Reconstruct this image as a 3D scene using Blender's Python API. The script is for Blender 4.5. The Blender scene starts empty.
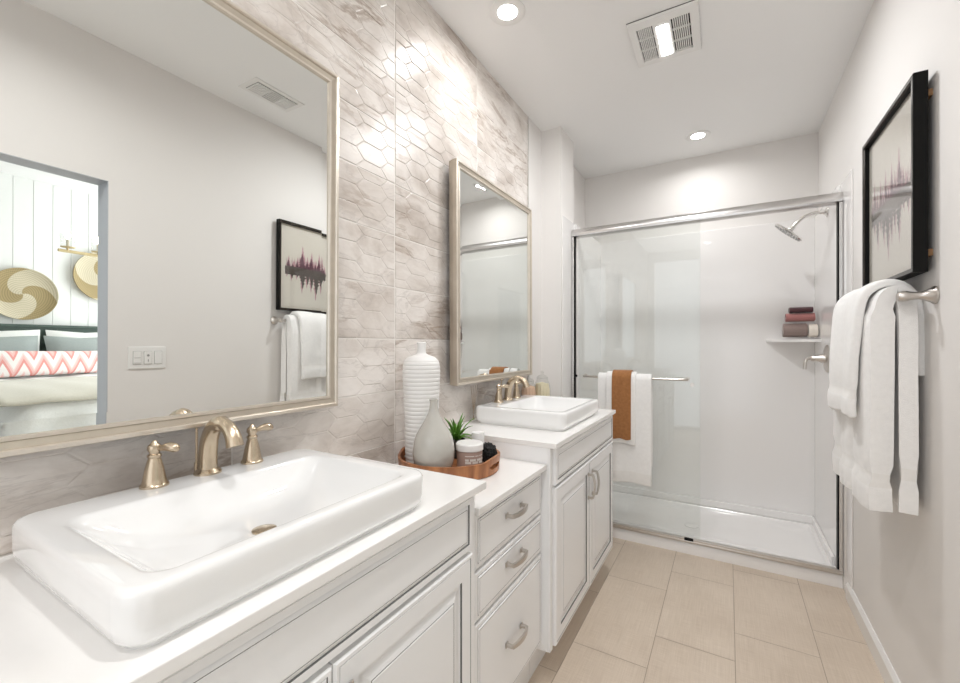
import bpy, bmesh, math, random
from mathutils import Vector, Matrix
random.seed(7)
C = bpy.context.scene.collection
sc = bpy.context.scene
PI = math.pi
W, H, FAR = 1.626, 2.74, 3.66

# ---------------------------------------------------------------- camera, world, light, exposure
cam = bpy.data.cameras.new('camera'); cam_o = bpy.data.objects.new('camera', cam); C.objects.link(cam_o)
cam.sensor_width = 36; cam.lens = 424/960*36; cam.shift_y = 3.7/960; cam.clip_start = .02
cam_o.location = (1.0939, 0, 1.288); cam_o.rotation_euler = (PI/2, 0, math.radians(30.303))
sc.camera = cam_o
world = bpy.data.worlds.new('sky'); sc.world = world; world.use_nodes = True
world.node_tree.nodes['Background'].inputs[0].default_value = (.92, .96, 1, 1)
world.node_tree.nodes['Background'].inputs[1].default_value = .35
def area(name, loc, rot, sx, sy, power, color=(1, 1, 1), shape='RECTANGLE', parent=None, spread=PI):
    l = bpy.data.lights.new(name, 'AREA'); l.shape = shape; l.size = sx; l.size_y = sy; l.energy = power; l.color = color
    l.spread = spread
    o = bpy.data.objects.new(name, l); C.objects.link(o); o.location = loc; o.rotation_euler = rot
    if parent: o.parent = parent
    return o
area('fill_behind_camera', (.81, -1.27, 1.32), (-PI/2, 0, PI), 1.42, 2.5, 6.5, (.97, .985, 1))     # added soft fill lamp, set in the made-up opening of wall_front
area('fill_bedroom', (3.6, 3.93, 1.5), (-PI/2, 0, 0), 3.2, 2.2, 82, (.95, .98, 1))            # added lamp standing in for daylight at an unseen bedroom opening
sc.view_settings.view_transform = 'Standard'; sc.view_settings.look = 'None'
sc.view_settings.gamma = 1; sc.view_settings.use_curve_mapping = False
sc.view_settings.exposure = 0.68
cy = sc.cycles
cy.max_bounces = 14; cy.diffuse_bounces = 7; cy.glossy_bounces = 8; cy.transparent_max_bounces = 24; cy.transmission_bounces = 8
cy.use_denoising = True; cy.sample_clamp_indirect = 6
cy.caustics_reflective = False; cy.caustics_refractive = False

# ---------------------------------------------------------------- materials
def mat(name):
    m = bpy.data.materials.new(name); m.use_nodes = True
    return m, m.node_tree, m.node_tree.nodes['Principled BSDF']
def simple(name, col, rough=.5, metal=0, coat=0, spec=.5, bump=None, var=None, ani=0, sheen=0, sss=0):
    m, t, b = mat(name)
    b.inputs['Base Color'].default_value = (*col, 1); b.inputs['Roughness'].default_value = rough
    b.inputs['Metallic'].default_value = metal; b.inputs['Coat Weight'].default_value = coat
    b.inputs['Specular IOR Level'].default_value = spec; b.inputs['Sheen Weight'].default_value = sheen
    if ani: b.inputs['Anisotropic'].default_value = ani
    tc = t.nodes.new('ShaderNodeTexCoord')
    if var:
        sc_, amt = var
        n = t.nodes.new('ShaderNodeTexNoise'); n.inputs['Scale'].default_value = sc_; n.inputs['Detail'].default_value = 4
        t.links.new(tc.outputs['Object'], n.inputs[0])
        mx = t.nodes.new('ShaderNodeMix'); mx.data_type = 'RGBA'
        mx.inputs[6].default_value = (*[c*(1-amt) for c in col], 1); mx.inputs[7].default_value = (*[min(1, c*(1+amt)) for c in col], 1)
        t.links.new(n.outputs[0], mx.inputs[0]); t.links.new(mx.outputs[2], b.inputs['Base Color'])
    if bump:
        sc_, st, di = bump
        n = t.nodes.new('ShaderNodeTexNoise'); n.inputs['Scale'].default_value = sc_; n.inputs['Detail'].default_value = 3
        t.links.new(tc.outputs['Object'], n.inputs[0])
        bp = t.nodes.new('ShaderNodeBump'); bp.inputs['Strength'].default_value = st; bp.inputs['Distance'].default_value = di
        t.links.new(n.outputs[0], bp.inputs['Height']); t.links.new(bp.outputs[0], b.inputs['Normal'])
    return m
def emit(name, col, s):
    m = bpy.data.materials.new(name); m.use_nodes = True; t = m.node_tree; t.nodes.clear()
    e = t.nodes.new('ShaderNodeEmission'); e.inputs[0].default_value = (*col, 1); e.inputs[1].default_value = s
    o = t.nodes.new('ShaderNodeOutputMaterial'); t.links.new(e.outputs[0], o.inputs[0]); return m
def thin_glass(name, tint, refl=1.0, ior=1.5, rough=0.0):
    m = bpy.data.materials.new(name); m.use_nodes = True; t = m.node_tree; t.nodes.clear()
    tr = t.nodes.new('ShaderNodeBsdfTransparent'); tr.inputs[0].default_value = (*tint, 1)
    gl = t.nodes.new('ShaderNodeBsdfGlossy'); gl.inputs['Roughness'].default_value = rough
    fr = t.nodes.new('ShaderNodeFresnel'); geo = t.nodes.new('ShaderNodeNewGeometry')      # same reflectance from both faces of a pane
    mr = t.nodes.new('ShaderNodeMapRange'); mr.inputs[3].default_value = ior; mr.inputs[4].default_value = 1/ior
    t.links.new(geo.outputs['Backfacing'], mr.inputs[0]); t.links.new(mr.outputs[0], fr.inputs[0])
    ml = t.nodes.new('ShaderNodeMath'); ml.operation = 'MULTIPLY'; ml.inputs[1].default_value = refl
    mx = t.nodes.new('ShaderNodeMixShader'); o = t.nodes.new('ShaderNodeOutputMaterial')
    t.links.new(fr.outputs[0], ml.inputs[0]); t.links.new(ml.outputs[0], mx.inputs[0])
    t.links.new(tr.outputs[0], mx.inputs[1]); t.links.new(gl.outputs[0], mx.inputs[2]); t.links.new(mx.outputs[0], o.inputs[0])
    return m
def marble():
    m, t, b = mat('veined_marble_tile'); N = t.nodes; L = t.links
    uv = N.new('ShaderNodeUVMap'); uv.uv_map = 'UVMap'
    def noise(scale, det, dist, vec, rough=.55):
        n = N.new('ShaderNodeTexNoise'); n.inputs['Scale'].default_value = scale; n.inputs['Detail'].default_value = det
        n.inputs['Distortion'].default_value = dist; n.inputs['Roughness'].default_value = rough; L.new(vec, n.inputs[0]); return n
    def mapping(rot, s):
        mp = N.new('ShaderNodeMapping'); mp.inputs['Rotation'].default_value = (0, 0, rot); mp.inputs['Scale'].default_value = s
        L.new(uv.outputs[0], mp.inputs[0]); return mp.outputs[0]
    def ramp(src, stops):
        r = N.new('ShaderNodeValToRGB'); e = r.color_ramp.elements
        while len(e) < len(stops): e.new(.5)
        for i, (p, c) in enumerate(stops): e[i].position = p; e[i].color = (*c, 1)
        L.new(src, r.inputs[0]); return r
    cl = noise(3.2, 6, .6, mapping(.5, (1, 1.6, 1)), .6)
    base = ramp(cl.outputs[0], [(.30, (.46, .40, .355)), (.44, (.64, .585, .54)), (.58, (.77, .725, .685)), (.72, (.84, .80, .765))])
    # ridged veins
    def veins(rot, s, scale, dist, lo, hi):
        n = noise(scale, 7, dist, mapping(rot, s), .62)
        a = N.new('ShaderNodeMath'); a.operation = 'SUBTRACT'; a.inputs[1].default_value = .5; L.new(n.outputs[0], a.inputs[0])
        c = N.new('ShaderNodeMath'); c.operation = 'ABSOLUTE'; L.new(a.outputs[0], c.inputs[0])
        return ramp(c.outputs[0], [(lo, (1, 1, 1)), (hi, (0, 0, 0))])
    v1 = veins(-.55, (.8, 3.4, 1), 1.7, .7, .0, .028)
    v2 = veins(.75, (1, 2.6, 1), 2.6, .9, .0, .016)
    msk = noise(2.3, 3, 0, mapping(0, (1, 1, 1)))
    mr = ramp(msk.outputs[0], [(.44, (0, 0, 0)), (.60, (1, 1, 1))])
    def mixc(fac, a, bcol, mode='MIX'):
        x = N.new('ShaderNodeMix'); x.data_type = 'RGBA'; x.blend_type = mode
        L.new(fac, x.inputs[0]); L.new(a, x.inputs[6]); x.inputs[7].default_value = (*bcol, 1); return x.outputs[2]
    def mul(a, b_):
        x = N.new('ShaderNodeMath'); x.operation = 'MULTIPLY'; L.new(a, x.inputs[0])
        if isinstance(b_, float): x.inputs[1].default_value = b_
        else: L.new(b_, x.inputs[1])
        return x.outputs[0]
    c1 = mixc(mul(mul(v1.outputs[0], mr.outputs[0]), .65), base.outputs[0], (.28, .19, .13))
    c2 = mixc(mul(v2.outputs[0], .28), c1, (.38, .34, .32))
    fine = noise(34, 4, .2, mapping(.2, (1, 2, 1)))
    f = ramp(fine.outputs[0], [(.35, (.88, .87, .86)), (.6, (1, 1, 1))])
    x = N.new('ShaderNodeMix'); x.data_type = 'RGBA'; x.blend_type = 'MULTIPLY'; x.inputs[0].default_value = .35
    L.new(c2, x.inputs[6]); L.new(f.outputs[0], x.inputs[7]); L.new(x.outputs[2], b.inputs['Base Color'])
    b.inputs['Roughness'].default_value = .3; b.inputs['Specular IOR Level'].default_value = .4
    return m
def floor_tile():
    m, t, b = mat('linen_floor_tile'); N = t.nodes; L = t.links
    uv = N.new('ShaderNodeUVMap'); uv.uv_map = 'UVMap'
    outs = []
    for s in ((260, 7, 1), (14, 320, 1), (3, 3, 1)):
        mp = N.new('ShaderNodeMapping'); mp.inputs['Scale'].default_value = s; L.new(uv.outputs[0], mp.inputs[0])
        n = N.new('ShaderNodeTexNoise'); n.inputs['Scale'].default_value = 1; n.inputs['Detail'].default_value = 2; L.new(mp.outputs[0], n.inputs[0])
        outs.append(n.outputs[0])
    a = N.new('ShaderNodeMath'); a.operation = 'ADD'; L.new(outs[0], a.inputs[0]); L.new(outs[1], a.inputs[1])
    a2 = N.new('ShaderNodeMath'); a2.operation = 'ADD'; L.new(a.outputs[0], a2.inputs[0]); L.new(outs[2], a2.inputs[1])
    r = N.new('ShaderNodeValToRGB'); e = r.color_ramp.elements
    e[0].position = .35; e[0].color = (.54, .445, .355, 1); e[1].position = .65; e[1].color = (.68, .585, .485, 1)
    d = N.new('ShaderNodeMath'); d.operation = 'DIVIDE'; d.inputs[1].default_value = 3; L.new(a2.outputs[0], d.inputs[0])
    L.new(d.outputs[0], r.inputs[0]); L.new(r.outputs[0], b.inputs['Base Color']); b.inputs['Roughness'].default_value = .42
    return m
def wood(name, c0, c1, scale=30, rough=.35):
    m, t, b = mat(name); N = t.nodes; L = t.links
    tc = N.new('ShaderNodeTexCoord'); mp = N.new('ShaderNodeMapping'); mp.inputs['Scale'].default_value = (1, 1, .12)
    L.new(tc.outputs['Object'], mp.inputs[0])
    n = N.new('ShaderNodeTexNoise'); n.inputs['Scale'].default_value = scale; n.inputs['Detail'].default_value = 5; L.new(mp.outputs[0], n.inputs[0])
    r = N.new('ShaderNodeValToRGB'); e = r.color_ramp.elements
    e[0].position = .35; e[0].color = (*c0, 1); e[1].position = .65; e[1].color = (*c1, 1)
    L.new(n.outputs[0], r.inputs[0]); L.new(r.outputs[0], b.inputs['Base Color']); b.inputs['Roughness'].default_value = rough
    return m
def fabric(name, col, scale=420, dist=.0012, rough=.95, sheen=.3, strength=.8, var=.06):
    m = simple(name, col, rough, spec=.2, bump=(scale, strength, dist), var=(60, var), sheen=sheen); return m
def basket_mat():
    m, t, b = mat('woven_seagrass'); N = t.nodes; L = t.links
    tc = N.new('ShaderNodeTexCoord'); sx = N.new('ShaderNodeSeparateXYZ'); L.new(tc.outputs['Object'], sx.inputs[0])
    def M(op, a, b_=None):
        x = N.new('ShaderNodeMath'); x.operation = op
        for i, v in enumerate((a, b_)):
            if v is None: continue
            if isinstance(v, (int, float)): x.inputs[i].default_value = v
            else: L.new(v, x.inputs[i])
        return x.outputs[0]
    ang = M('ARCTAN2', sx.outputs[2], sx.outputs[1])
    r = M('SQRT', M('ADD', M('MULTIPLY', sx.outputs[1], sx.outputs[1]), M('MULTIPLY', sx.outputs[2], sx.outputs[2])))
    spiral = M('SINE', M('ADD', M('MULTIPLY', ang, 2.0), M('MULTIPLY', r, 16)))
    mask = M('GREATER_THAN', spiral, .1)
    coil = M('SINE', M('MULTIPLY', r, 330)); st = M('SINE', M('ADD', M('MULTIPLY', ang, 90), M('MULTIPLY', r, 165)))
    mx = N.new('ShaderNodeMix'); mx.data_type = 'RGBA'; mx.inputs[6].default_value = (.68, .61, .45, 1); mx.inputs[7].default_value = (.42, .33, .17, 1); L.new(mask, mx.inputs[0])
    k = M('ADD', M('MULTIPLY', coil, .12), .88); k2 = M('ADD', M('MULTIPLY', st, .08), .92)
    v = N.new('ShaderNodeVectorMath'); v.operation = 'SCALE'; L.new(mx.outputs[2], v.inputs[0]); L.new(M('MULTIPLY', k, k2), v.inputs[3])
    L.new(v.outputs[0], b.inputs['Base Color']); b.inputs['Roughness'].default_value = .9
    return m
def chevron_mat():
    m, t, b = mat('coral_chevron_fabric'); N = t.nodes; L = t.links
    tc = N.new('ShaderNodeTexCoord'); sx = N.new('ShaderNodeSeparateXYZ'); L.new(tc.outputs['Object'], sx.inputs[0])
    def M(op, a, b_=None, c_=None):
        x = N.new('ShaderNodeMath'); x.operation = op
        for i, v in enumerate((a, b_, c_)):
            if v is None: continue
            if isinstance(v, (int, float)): x.inputs[i].default_value = v
            else: L.new(v, x.inputs[i])
        return x.outputs[0]
    tri = M('PINGPONG', sx.outputs[1], .068)
    w = M('ADD', sx.outputs[2], M('MULTIPLY', tri, 2.4))
    s = M('FRACT', M('MULTIPLY', w, 5.6))
    r = N.new('ShaderNodeValToRGB'); e = r.color_ramp.elements; e[0].position = .0; e[0].color = (.84, .36, .33, 1); e[1].position = 1; e[1].color = (.90, .84, .80, 1)
    r.color_ramp.interpolation = 'CONSTANT'
    for p, c in ((.22, (.88, .56, .53)), (.42, (.92, .70, .67)), (.55, (.92, .88, .86))):
        x = e.new(p); x.color = (*c, 1)
    L.new(s, r.inputs[0]); L.new(r.outputs[0], b.inputs['Base Color']); b.inputs['Roughness'].default_value = .95
    return m

M = {}
M['wall'] = simple('painted_wall', (.785, .765, .745), .7, spec=.25, bump=(140, .12, .002))
M['ceiling'] = simple('ceiling_paint', (.89, .89, .885), .8, spec=.2, bump=(120, .1, .002))
M['trim'] = simple('trim_paint', (.80, .79, .775), .35)
M['marble'] = marble()
M['grout'] = simple('white_grout', (.82, .79, .75), .8)
M['floortile'] = floor_tile()
M['floorgrout'] = simple('floor_grout', (.40, .33, .26), .9)
M['cab'] = simple('cabinet_paint', (.86, .865, .87), .32, spec=.4)
M['glaze'] = simple('grey_glaze_line', (.10, .10, .10), .6)
M['dark'] = simple('shadow_gap', (.03, .03, .03), .8)
M['quartz'] = simple('white_quartz', (.86, .85, .835), .12, var=(40, .01))
M['ceramic'] = simple('white_ceramic', (.86, .86, .855), .06, coat=.6)
M['acrylic'] = simple('white_acrylic', (.85, .835, .825), .16, coat=.25)
M['champ'] = simple('brushed_champagne_nickel', (.58, .48, .36), .26, 1, bump=(300, .05, .0005))
M['nickel'] = simple('brushed_nickel', (.60, .565, .53), .28, 1, bump=(300, .05, .0005))
M['chrome'] = simple('bright_nickel', (.78, .76, .74), .16, 1)
M['header'] = simple('satin_nickel_extrusion', (.66, .645, .635), .24, 1)
M['frame'] = simple('champagne_leaf_frame', (.56, .50, .42), .36, .75, bump=(60, .2, .001), var=(30, .12))
M['frame2'] = simple('champagne_frame_bead', (.68, .62, .54), .32, .75, bump=(60, .2, .001), var=(30, .12))
M['mirror'] = simple('mirror_silver', (.90, .915, .90), .0, 1)
M['glass'] = thin_glass('clear_shower_glass', (.984, .991, .988), .8)
M['jarglass'] = thin_glass('clear_jar_glass', (.95, .955, .95), .9)
M['artglass'] = thin_glass('picture_glazing', (.98, .98, .98), 1.0)
M['black'] = simple('black_frame', (.004, .0038, .0035), .5, spec=.15)
M['blackfront'] = simple('bronze_black_frame_face', (.028, .022, .018), .2, .35)
M['mat'] = simple('cream_mat', (.72, .67, .58), .8)
M['plum'] = simple('plum_ink', (.115, .035, .06), .8, var=(60, .4))
M['pink'] = simple('pale_pink_wash', (.52, .30, .33), .8, var=(40, .25))
M['greyink'] = simple('grey_brown_ink', (.085, .065, .055), .8, var=(50, .35))
M['haze'] = simple('haze_ink', (.58, .48, .45), .8, var=(40, .15))
M['towel'] = fabric('white_terry', (.87, .865, .855))
M['towelband'] = fabric('white_woven_band', (.83, .82, .80), 200, .0006)
M['brown'] = fabric('caramel_cloth', (.34, .15, .055), 160, .0015, var=.35)
M['taupe'] = fabric('taupe_terry', (.27, .205, .185), 250, .002)
M['rose'] = fabric('rose_terry', (.36, .155, .145), 250, .002)
M['plumt'] = fabric('plum_terry', (.095, .045, .05), 250, .002)
M['creamt'] = fabric('cream_terry', (.78, .72, .64), 250, .002)
M['greyglaze'] = simple('pale_grey_glaze', (.50, .485, .445), .08, coat=1, var=(18, .12))
M['ribbed'] = simple('white_ribbed_ceramic', (.80, .79, .775), .5)
M['leaf'] = simple('succulent_leaf', (.11, .27, .035), .4, var=(40, .35))
M['pot'] = simple('dark_pot', (.05, .045, .04), .6)
M['tray'] = wood('acacia_tray', (.22, .075, .025), (.46, .19, .07))
M['trayin'] = wood('acacia_tray_inside', (.20, .07, .025), (.38, .15, .055))
M['candle'] = simple('pink_grey_candle_label', (.42, .30, .255), .4, var=(30, .1))
M['candlewhite'] = simple('candle_lettering', (.78, .74, .70), .5)
M['lid'] = simple('white_lid', (.83, .82, .81), .3)
M['scrub'] = simple('black_loofah', (.008, .008, .008), .8, bump=(90, 1, .01))
M['cream'] = simple('cream_filling', (.78, .70, .50), .6, bump=(60, .6, .004))
M['peach'] = simple('peach_filling', (.70, .48, .34), .6, bump=(60, .6, .004))
M['plastic'] = simple('white_plastic', (.82, .815, .80), .3)
M['seam'] = simple('seam_grey', (.30, .30, .29), .6)
M['ventdark'] = simple('vent_dark', (.02, .02, .02), .8)
M['lamp'] = emit('lamp_lens', (1, .985, .96), 14)
M['bulb'] = emit('candle_bulb', (1, .86, .62), 14)
M['bedwhite'] = fabric('white_bedding', (.86, .86, .84), 90, .002)
M['bedcream'] = fabric('cream_throw', (.66, .62, .53), 120, .002)
M['greypillow'] = fabric('blue_grey_linen', (.33, .37, .36), 150, .002)
M['headboard'] = simple('dark_green_headboard', (.055, .085, .07), .5)
M['gold'] = simple('gold_piping', (.62, .50, .28), .5)
M['basket'] = basket_mat()
M['chev'] = chevron_mat()
M['ship'] = simple('white_shiplap', (.80, .81, .79), .5)
M['carpet'] = simple('bedroom_carpet', (.55, .52, .47), .95, bump=(200, .6, .01))
M['tag'] = simple('black_tag', (.01, .01, .01), .6)
M['reed'] = simple('reed_stick', (.35, .26, .18), .7)
M['liquid'] = thin_glass('oil', (.85, .78, .66), .5)

# ---------------------------------------------------------------- mesh helpers
class MB:
    def __init__(s): s.bm = bmesh.new(); s.mi = 0; s.uv = None
    def box(s, x0, x1, y0, y1, z0, z1, bev=0, seg=2, mi=None):
        b = bmesh.new(); bmesh.ops.create_cube(b, size=1)
        for v in b.verts: v.co = Vector(((x0+x1)/2+v.co.x*(x1-x0), (y0+y1)/2+v.co.y*(y1-y0), (z0+z1)/2+v.co.z*(z1-z0)))
        if bev: bmesh.ops.bevel(b, geom=b.edges[:], offset=bev, segments=seg, profile=.6, affect='EDGES')
        s.join(b, mi); return s
    def join(s, b, mi=None, mtx=None):
        mi = s.mi if mi is None else mi
        vs = {}
        for v in b.verts: vs[v] = s.bm.verts.new(mtx @ v.co if mtx else v.co)
        for f in b.faces:
            try: nf = s.bm.faces.new([vs[v] for v in f.verts]); nf.material_index = mi; nf.smooth = f.smooth
            except ValueError: pass
        b.free()
    def face(s, pts, mi=None, smooth=False):
        vs = [s.bm.verts.new(p) for p in pts]; f = s.bm.faces.new(vs); f.material_index = s.mi if mi is None else mi; f.smooth = smooth; return f
    def rings(s, rings, cap0=True, cap1=True, mis=None, closed=True, smooth=True):
        vr = [[s.bm.verts.new(p) for p in r] for r in rings]; n = len(vr[0])
        for k in range(len(vr)-1):
            for i in range(n if closed else n-1):
                j = (i+1) % n
                f = s.bm.faces.new((vr[k][i], vr[k][j], vr[k+1][j], vr[k+1][i])); f.smooth = smooth
                f.material_index = (mis[k] if mis else s.mi)
        if cap0: f = s.bm.faces.new(list(reversed(vr[0]))); f.material_index = mis[0] if mis else s.mi
        if cap1: f = s.bm.faces.new(vr[-1]); f.material_index = mis[-1] if mis else s.mi
        return s
    def lathe(s, prof, n=32, o=(0, 0, 0), axis='z', mis=None, caps=(True, True), wob=None):
        rr = []
        for k, (r, h) in enumerate(prof):
            ring = []
            for i in range(n):
                a = 2*PI*i/n; q = r*(wob(a, h) if wob else 1)
                p = (q*math.cos(a), q*math.sin(a), h)
                if axis == 'x': p = (p[2], p[0], p[1])
                if axis == '-x': p = (-p[2], -p[0], p[1])
                if axis == 'y': p = (p[1], p[2], p[0])
                ring.append((p[0]+o[0], p[1]+o[1], p[2]+o[2]))
            rr.append(ring)
        return s.rings(rr, caps[0], caps[1], mis)
    def tube(s, pts, rad, n=12, flat=None):
        pts = [Vector(p) for p in pts]
        if not hasattr(rad, '__len__'): rad = [rad]*len(pts)
        rr = []; up = None
        for i, p in enumerate(pts):
            d = (pts[min(i+1, len(pts)-1)]-pts[max(i-1, 0)]).normalized()
            if up is None:
                up = d.orthogonal().normalized()
                if flat is not None: up = (Vector(flat) - d*d.dot(Vector(flat))).normalized()
            up = (up-d*up.dot(d)).normalized(); sd = d.cross(up); r = rad[i]
            if not hasattr(r, '__len__'): r = (r, r)
            rr.append([p+up*r[0]*math.cos(2*PI*k/n)+sd*r[1]*math.sin(2*PI*k/n) for k in range(n)])
        return s.rings(rr)
    def build(s, name, mats, parent=None, subsurf=0, shade=None):
        bmesh.ops.recalc_face_normals(s.bm, faces=s.bm.faces[:])
        me = bpy.data.meshes.new(name); s.bm.to_mesh(me); s.bm.free()
        if not isinstance(mats, (list, tuple)): mats = [mats]
        for m in mats: me.materials.append(m)
        o = bpy.data.objects.new(name, me); C.objects.link(o)
        if parent: o.parent = parent
        if shade is not None:
            for p in me.polygons: p.use_smooth = shade
        if subsurf:
            md = o.modifiers.new('smooth', 'SUBSURF'); md.levels = subsurf; md.render_levels = subsurf
        else:
            if any(p.use_smooth for p in me.polygons):
                me.set_sharp_from_angle(angle=math.radians(38))
        return o
def smoothpath(pts, n=8):
    pts = [Vector(p) for p in pts]; out = []
    P = [pts[0]*2-pts[1]]+pts+[pts[-1]*2-pts[-2]]
    for i in range(1, len(P)-2):
        for k in range(n):
            t = k/n; a, b, c, d = P[i-1], P[i], P[i+1], P[i+2]
            out.append(.5*((2*b)+(-a+c)*t+(2*a-5*b+4*c-d)*t*t+(-a+3*b-3*c+d)*t**3))
    out.append(pts[-1]); return out
def rrect(x0, x1, y0, y1, r, z, n=6):
    out = []
    for cx, cy_, a0 in ((x1-r, y1-r, 0), (x0+r, y1-r, PI/2), (x0+r, y0+r, PI), (x1-r, y0+r, 1.5*PI)):
        for k in range(n+1):
            a = a0+PI/2*k/n; out.append((cx+r*math.cos(a), cy_+r*math.sin(a), z))
    return out
def thing(name, label, cat, loc=(0, 0, 0), rz=0, group=None):
    o = bpy.data.objects.new(name, None); C.objects.link(o); o.location = loc; o.rotation_euler = (0, 0, rz)
    o['label'] = label; o['category'] = cat
    if group: o['group'] = group
    o.empty_display_size = .05
    return o
def tag(o, label, cat, group=None):
    o['label'] = label; o['category'] = cat
    if group: o['group'] = group
    return o
def struct(o): o['kind'] = 'structure'; return o
def dup(root, loc=None, rz=None, label=None):
    r = root.copy(); C.objects.link(r)
    if loc: r.location = loc
    if rz is not None: r.rotation_euler = (0, 0, rz)
    if label: r['label'] = label
    for ch in list(root.children):
        c = ch.copy(); C.objects.link(c); c.parent = r
        for g in list(ch.children):
            d = g.copy(); C.objects.link(d); d.parent = c
    return r

# ---------------------------------------------------------------- the setting
def build_floor():
    mb = MB(); uvs = []
    mb.box(0, W+.12, -1.3, FAR, -.08, -.0015, mi=1)
    pitch, gap = .3035, .0030
    tiles = []
    cols = [.513-pitch*k for k in range(2, 0, -1)]+[.513+pitch*k for k in range(0, 5)]
    for ci, x0 in enumerate(cols):
        off = {0: 2.415, 1: 2.636, 2: 2.215}[(ci-2) % 3]
        for r in range(-7, 4):
            y0 = off+.62*r
            X0, X1, Y0, Y1 = max(0, x0+gap/2), min(W, x0+pitch-gap/2), max(-1.3, y0+gap/2), min(FAR, y0+.62-gap/2)
            if X1-X0 > .01 and Y1-Y0 > .01: tiles.append((X0, X1, Y0, Y1))
    for t in tiles:
        f = mb.face([(t[0], t[2], 0), (t[1], t[2], 0), (t[1], t[3], 0), (t[0], t[3], 0)], 0)
    o = mb.build('floor', [M['floortile'], M['floorgrout']])
    me = o.data; uv = me.uv_layers.new(name='UVMap')
    for p in me.polygons:
        ox, oy = random.random()*9, random.random()*9
        for li in p.loop_indices:
            co = me.vertices[me.loops[li].vertex_index].co; uv.data[li].uv = (co.x+ox, co.y+oy)
    return struct(o)
build_floor()

def clip_poly(poly, a, lim, keep_less):
    out = []
    for i in range(len(poly)):
        p, q = poly[i], poly[(i+1) % len(poly)]
        ip = (p[a] <= lim) if keep_less else (p[a] >= lim); iq = (q[a] <= lim) if keep_less else (q[a] >= lim)
        if ip: out.append(p)
        if ip != iq:
            t = (lim-p[a])/(q[a]-p[a]); out.append((p[0]+(q[0]-p[0])*t, p[1]+(q[1]-p[1])*t))
    return out
def build_tile_wall():
    """marble tiles with a raised faceted hexagon relief, 0.615 x 0.1965 m, stacked in columns"""
    mb = MB(); mb.box(-.1, -.0029, -1.3, 2.478, 0, H, mi=1)
    uvinfo = []
    g = .0036
    ys = [1.232+.615*k for k in range(-5, 4)]; zs = [1.3115+.1965*k for k in range(-7, 9)]
    rnd = random.Random(3)
    ch, cw = .0655, .155           # hexagon height and width
    for yi in range(len(ys)-1):
        for zi in range(len(zs)-1):
            a0, a1 = max(-1.3, ys[yi]+g/2), min(2.478, ys[yi+1]-g/2); b0, b1 = max(0, zs[zi]+g/2), min(H, zs[zi+1]-g/2)
            if a1-a0 < .004 or b1-b0 < .004: continue
            off = (rnd.random()*20, rnd.random()*20)
            oy, oz = ys[yi], zs[zi]
            kx = int(.615/(cw*.77))+2
            for i in range(-1, kx):
                for j in range(-1, int(.1965/ch)+2):
                    cy_ = oy+i*cw*.77+.02; cz = oz+(j+(.5 if i % 2 else 0))*ch
                    hexa = [(cy_+cw*.5, cz), (cy_+cw*.27, cz+ch/2), (cy_-cw*.27, cz+ch/2), (cy_-cw*.5, cz), (cy_-cw*.27, cz-ch/2), (cy_+cw*.27, cz-ch/2)]
                    ty, tz = rnd.uniform(-.008, .008), rnd.uniform(.0, .030)
                    ty += .008
                    p = hexa
                    for a, lim, less in ((0, a1, True), (0, a0, False), (1, b1, True), (1, b0, False)):
                        p = clip_poly(p, a, lim, less)
                        if len(p) < 3: break
                    if len(p) < 3: continue
                    area2 = abs(sum(p[k][0]*p[(k+1) % len(p)][1]-p[(k+1) % len(p)][0]*p[k][1] for k in range(len(p))))
                    if area2 < 2e-6: continue
                    hgt = lambda q: -.0014+ty*(q[0]-cy_)*.5-tz*(q[1]-cz)
                    cen = (sum(q[0] for q in p)/len(p), sum(q[1] for q in p)/len(p))
                    top = []; edge = []
                    for q in p:
                        l = math.hypot(cen[0]-q[0], cen[1]-q[1]); k_ = min(.5, .0045/max(l, 1e-6))
                        q2 = (q[0]+(cen[0]-q[0])*k_, q[1]+(cen[1]-q[1])*k_)
                        top.append((min(max(hgt(q2), -.0032), .0), q2[0], q2[1])); edge.append((-.0026, q[0], q[1]))
                    mb.face(top, 0); uvinfo.append(off)
                    for k in range(len(p)):
                        l = (k+1) % len(p)
                        mb.face([edge[k], edge[l], top[l], top[k]], 0); uvinfo.append(off)
    offs = {}
    mb.bm.faces.ensure_lookup_table()
    # remember the per tile offsets by face index (index order survives to_mesh)
    n0 = 6
    o = mb.build('wall_left', [M['marble'], M['grout']])
    me = o.data; uv = me.uv_layers.new(name='UVMap')
    for p in me.polygons:
        off = uvinfo[p.index-n0] if p.index >= n0 else (0, 0)
        for li in p.loop_indices:
            co = me.vertices[me.loops[li].vertex_index].co; uv.data[li].uv = (co.y+off[0], co.z+off[1])
    return struct(o)
build_tile_wall()

def slab(name, m, *boxes):
    mb = MB()
    for b in boxes: mb.box(*b)
    return struct(mb.build(name, m))
slab('wall_left_far', M['wall'], (-.1, 0, 2.478, 2.70, 0, H))
slab('trim_1', M['trim'], (-.002, .004, 2.478, 2.484, 0, H))
slab('wall_column', M['wall'], (-.1, .139, 2.70, 2.965, 0, H))
slab('wall_alcove', M['wall'], (-.1, .017, 2.965, FAR+.1, 0, H))
slab('wall_far', M['wall'], (.017, W+.1, FAR, FAR+.1, 0, H))
DY0, DY1, DZ = -.02, .882, 2.07
slab('wall_right', M['wall'], (W, W+.1, DY1, FAR, 0, H), (W, W+.1, DY0, DY1, DZ, H), (W, W+.1, -1.3, DY0, 0, H))
slab('ceiling', M['ceiling'], (-.1, W+.1, -1.3, FAR+.1, H, H+.1))
slab('wall_front', M['wall'], (-.1, .1, -1.4, -1.3, 0, H), (1.52, W+.1, -1.4, -1.3, 0, H), (.1, 1.52, -1.4, -1.3, 0, .04), (.1, 1.52, -1.4, -1.3, 2.6, H))  # the large opening is made up, to admit light from behind
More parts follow.
